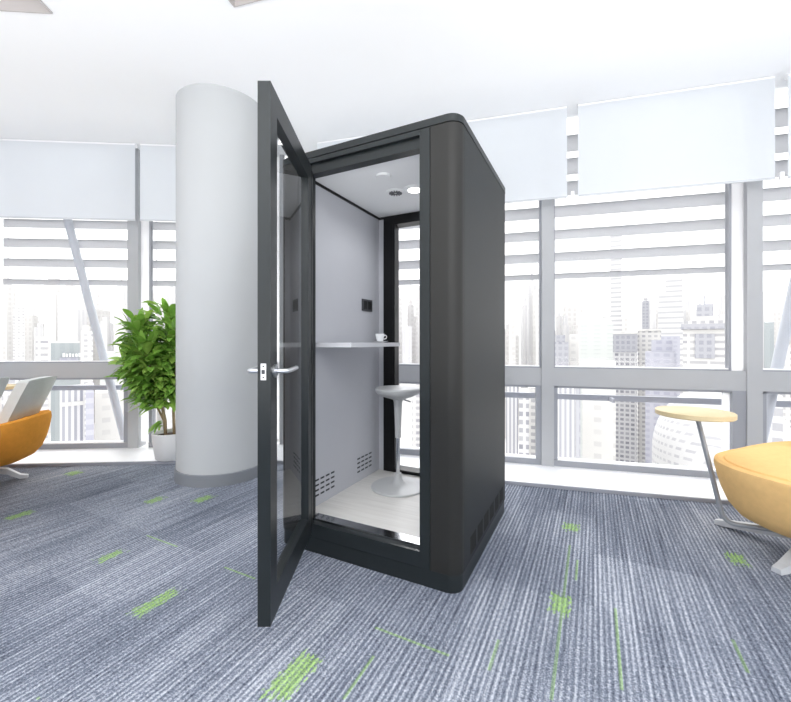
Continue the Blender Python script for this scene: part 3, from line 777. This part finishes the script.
# towers right of the booth
tower(K(682), K(735), T(329), 120, 'banded', 'broad banded office tower with a dark roof deck and a round drum on top', depth=22, name='office_tower', extras=[
    ('roof_deck', 'dark', (-.54, .54, -.56, .56, 0, 1.6)), ('parapet', 'white_grid', (-.5, .5, -.5, .5, 1.6, 2.6)), ('plant_room', 'dark', (-.26, .12, -.52, .3, -9.0, -1.5)), ('penthouse', 'banded', (-.30, .2, -.3, .3, 2.6, 4.2)), ('roof_drum', 'dark', (-.24, .1, -.3, .1, 4.2, 8.0)), ('mast', 'dark', (-.09, -.06, -.1, -.04, 8, 11))])
tower(K(613), K(637), T(333), 160, 'grey_grid', 'tower with a blank grey upper block at its corner and dense dark window rows', depth=16, extras=[('crown_block', 'dark', (-.51, .51, -.52, .51, -7.8, -.4)), ('coping', 'pale', (-.52, .52, -.54, .5, -.4, .3))])
tower(K(637.3), K(661), T(331), 163, 'white_grid', 'white tower with square window grid joined to the grey cornered tower', depth=16, extras=[('coping', 'pale', (-.5, .52, -.54, .5, 0, .8))])
tower(K(645), K(676), T(352), 130, 'violet', 'violet grey slab tower in front of the banded office tower', depth=12, extras=[('stepped_top', 'violet', (-.3, .4, -.3, .5, 0, 4))])
tower(K(659), K(680), T(336), 205, 'violet', 'pale violet block behind the slab tower', depth=20)
tower(K(579), K(613), T(324), 220, 'greenish', 'smooth pale green grey tower with a flat wide top', depth=20, extras=[('roof_rim', 'pale', (-.45, .45, -.4, .4, 0, 3))])
tower(K(582), K(615.5), T(362), 90, 'pale', 'plain cream white block with few small windows seen through the lower pane', depth=10)
tower(K(569.5), K(578.5), T(334), 150, 'pale', 'narrow cream tower beside the smooth green grey one', depth=10)
tower(K(552), K(568.5), T(342), 140, 'dark', 'small dark grey building at the left jamb of the wide window', depth=14, extras=[('roof_plant', 'dark', (-.3, .3, -.3, .3, 0, 2.5))])
tower(K(556), K(575), T(372), 80, 'fins', 'grey tower with fine upright fins in the lower left of the wide window', depth=9)
tower(K(575.5), K(580.5), T(374), 68, 'dark', 'thin dark tower beside the finned one', depth=3)
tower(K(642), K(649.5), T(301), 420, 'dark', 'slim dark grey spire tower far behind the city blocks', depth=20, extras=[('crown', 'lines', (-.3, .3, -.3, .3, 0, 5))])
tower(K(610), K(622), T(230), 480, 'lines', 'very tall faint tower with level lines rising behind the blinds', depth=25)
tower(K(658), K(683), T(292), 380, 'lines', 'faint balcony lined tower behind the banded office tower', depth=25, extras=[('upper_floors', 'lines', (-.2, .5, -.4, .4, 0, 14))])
# rounded building low down
D = 140
dr = empty('domed_building', (K(778) * D, D + 25, GZ)); tag(dr, 'pale building with a curved shoulder low behind the round tabletop', 'building')
prof = []
for i in range(14):
    a = (PI / 2) * i / 13; prof.append((24 * math.cos(a) ** .8 if i < 13 else 0, (EYE + T(398) * D - 28 - GZ) + 28 * math.sin(a)))
bm = bmesh.new(); lathe(bm, [(24, 0)] + prof, 64); fin('curved_shell', bm, FM['dome'], dr, autosmooth=True)
# right of the wide window
tower(K(764), K(774), T(322), 150, 'blue', 'blue grey slab tower in the right edge window', depth=10)
tower(K(774), K(795), T(345), 120, 'white_grid', 'white gridded block in the right edge window', depth=10)
tower(K(772), K(783), T(402), 50, 'grey_grid', 'grey gridded block low behind the yellow chair', depth=10)
# left of the wide window, beside the booth
tower(K(519), K(529), T(392), 90, 'grey_grid', 'dark gridded tower low beside the booth wall', depth=8)
tower(K(506), K(518), T(384), 100, 'fins', 'grey finned tower nearest the booth wall', depth=8)
tower(K(528), K(541), T(388), 110, 'white_grid', 'white gridded tower low beside the mullion right of the booth', depth=10)
tower(K(400), K(412), T(375), 100, 'pale', 'cream block seen through the back pane of the booth', depth=10)
tower(K(412), K(426), T(366), 120, 'white_grid', 'white gridded block seen through the back pane of the booth', depth=10)
# left windows
sg = tower(K(51), K(80), T(343), 150, 'blue', 'blue grey curved top building with a white rooftop sign in the left window', depth=12, extras=[('roof_lip', 'pale', (-.5, .5, -.5, .5, 0, .7)), ('sign_base', 'violet', (-.2, .45, -.56, -.5, -7, -5.6))])
bm = bmesh.new(); h0 = EYE + T(343) * 270 - GZ
for i, (ww, hh) in enumerate(((.7, 1.5), (.5, 1.2), (.6, 1.3), (.5, 1.2), (.6, 1.2), (.5, 1.4))):
    box(bm, -1.5 + i * 1.7, -1.5 + i * 1.7 + ww * 1.8, -11.2, -10.8, h0 - 9.6, h0 - 9.6 + hh * 1.8)
fin('sign_letters', bm, M['white_lip'], sg)
tower(K(36), K(48), T(337), 130, 'banded', 'narrow banded grey building left of the rooftop sign', depth=9)
tower(K(81), K(93), T(331), 140, 'white_grid', 'white gridded building right of the rooftop sign', depth=10, extras=[('roof_box', 'pale', (-.4, .2, -.3, .3, 0, 2))])
tower(K(13), K(25), T(306), 380, 'white_grid', 'tall thin white tower with dotted windows at the left edge window', depth=20)
tower(K(60), K(85), T(388), 80, 'fins', 'pale tower with bold upright stripes low in the left window', depth=8, extras=[('cross_band', 'pale', (-.5, .5, -.54, -.5, -3.6, -2.8))])
tower(K(85.5), K(94), T(386), 78, 'violet', 'plain violet grey slab beside the striped tower', depth=8)
tower(K(95), K(120), T(392), 90, 'pale', 'pale cream block behind the slanting brace', depth=10)
tower(K(2), K(20), T(380), 90, 'grey_grid', 'grey gridded block behind the left chairs', depth=10)
tower(K(100), K(118), T(352), 200, 'greenish', 'smooth pale block right of the slanting brace', depth=16)
# far city, its haze put into the near-white facade colours
far = random.Random(5)
fmesh = {}
placed = []
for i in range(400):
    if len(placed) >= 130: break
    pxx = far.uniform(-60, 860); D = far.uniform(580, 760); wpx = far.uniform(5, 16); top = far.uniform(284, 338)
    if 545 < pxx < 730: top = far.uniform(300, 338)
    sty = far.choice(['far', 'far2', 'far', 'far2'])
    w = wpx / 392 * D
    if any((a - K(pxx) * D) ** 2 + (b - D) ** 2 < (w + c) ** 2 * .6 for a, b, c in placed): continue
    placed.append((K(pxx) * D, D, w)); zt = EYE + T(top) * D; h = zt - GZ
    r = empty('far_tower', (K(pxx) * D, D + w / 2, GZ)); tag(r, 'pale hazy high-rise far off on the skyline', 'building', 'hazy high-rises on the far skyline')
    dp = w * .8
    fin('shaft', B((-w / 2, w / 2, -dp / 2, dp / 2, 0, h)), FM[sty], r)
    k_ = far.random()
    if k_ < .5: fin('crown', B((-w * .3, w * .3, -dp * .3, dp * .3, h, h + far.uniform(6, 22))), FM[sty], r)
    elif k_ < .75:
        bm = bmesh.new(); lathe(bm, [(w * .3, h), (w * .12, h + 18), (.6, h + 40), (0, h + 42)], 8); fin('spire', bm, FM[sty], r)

# ------------------------------------------------------------------ light
wd = bpy.data.worlds.new('sky'); S.world = wd; wd.use_nodes = True
bg = wd.node_tree.nodes['Background']; bg.inputs[0].default_value = (1, 1, 1, 1); bg.inputs[1].default_value = 1.15
def area(name, loc, sx, sy, power, rot=(0, 0, 0), col=(1, 1, 1)):
    l = bpy.data.lights.new(name, 'AREA'); l.shape = 'RECTANGLE'; l.size = sx; l.size_y = sy; l.energy = power; l.color = col
    o = bpy.data.objects.new(name, l); COL.objects.link(o); o.location = loc; o.rotation_euler = rot; return o
area('ceiling_fill', (0, -1.2, ZC - .03), 3.0, 1.2, 28)  # both downward area lights are added fill behind the camera, without fittings
area('ceiling_fill', (0, -3.6, ZC - .03), 3.0, 1.2, 28)
area('upward_fill', (-.9, -1.9, .8), 8.0, 3.6, 300, rot=(PI, 0, 0), col=(1, .975, .94))  # added unseen fill facing up, brightens the ceiling and shades
sp = bpy.data.lights.new('booth_downlight', 'SPOT'); sp.energy = 4.5; sp.spot_size = math.radians(165); sp.spot_blend = .6; sp.shadow_soft_size = .05
o = bpy.data.objects.new('booth_downlight', sp); COL.objects.link(o); o.location = (.125, 2.57, 2.185)

sn = bpy.data.lights.new('daylight_sun', 'SUN'); sn.energy = .8; sn.angle = math.radians(35)
o = bpy.data.objects.new('daylight_sun', sn); COL.objects.link(o); o.rotation_euler = Vector((-.05, -.80, -.60)).to_track_quat('-Z', 'Y').to_euler()

# ------------------------------------------------------------------ camera
cd = bpy.data.cameras.new('camera'); cam = bpy.data.objects.new('camera', cd); COL.objects.link(cam)
cd.sensor_fit = 'HORIZONTAL'; cd.sensor_width = 36; cd.lens = 36 * 392 / 791
cam.location = (0, 0, EYE); cam.rotation_euler = (PI / 2, 0, 0)
cd.shift_y = (342 - 351) / 791
cd.clip_end = 8000; cd.clip_start = .05
S.camera = cam
S.view_settings.view_transform = 'Standard'; S.view_settings.look = 'None'; S.view_settings.gamma = 1; S.view_settings.exposure = 1.0
S.view_settings.use_curve_mapping = False
try:
    S.cycles.max_bounces = 10; S.cycles.transparent_max_bounces = 24; S.cycles.diffuse_bounces = 6
    S.cycles.sample_clamp_indirect = 6
except Exception: pass
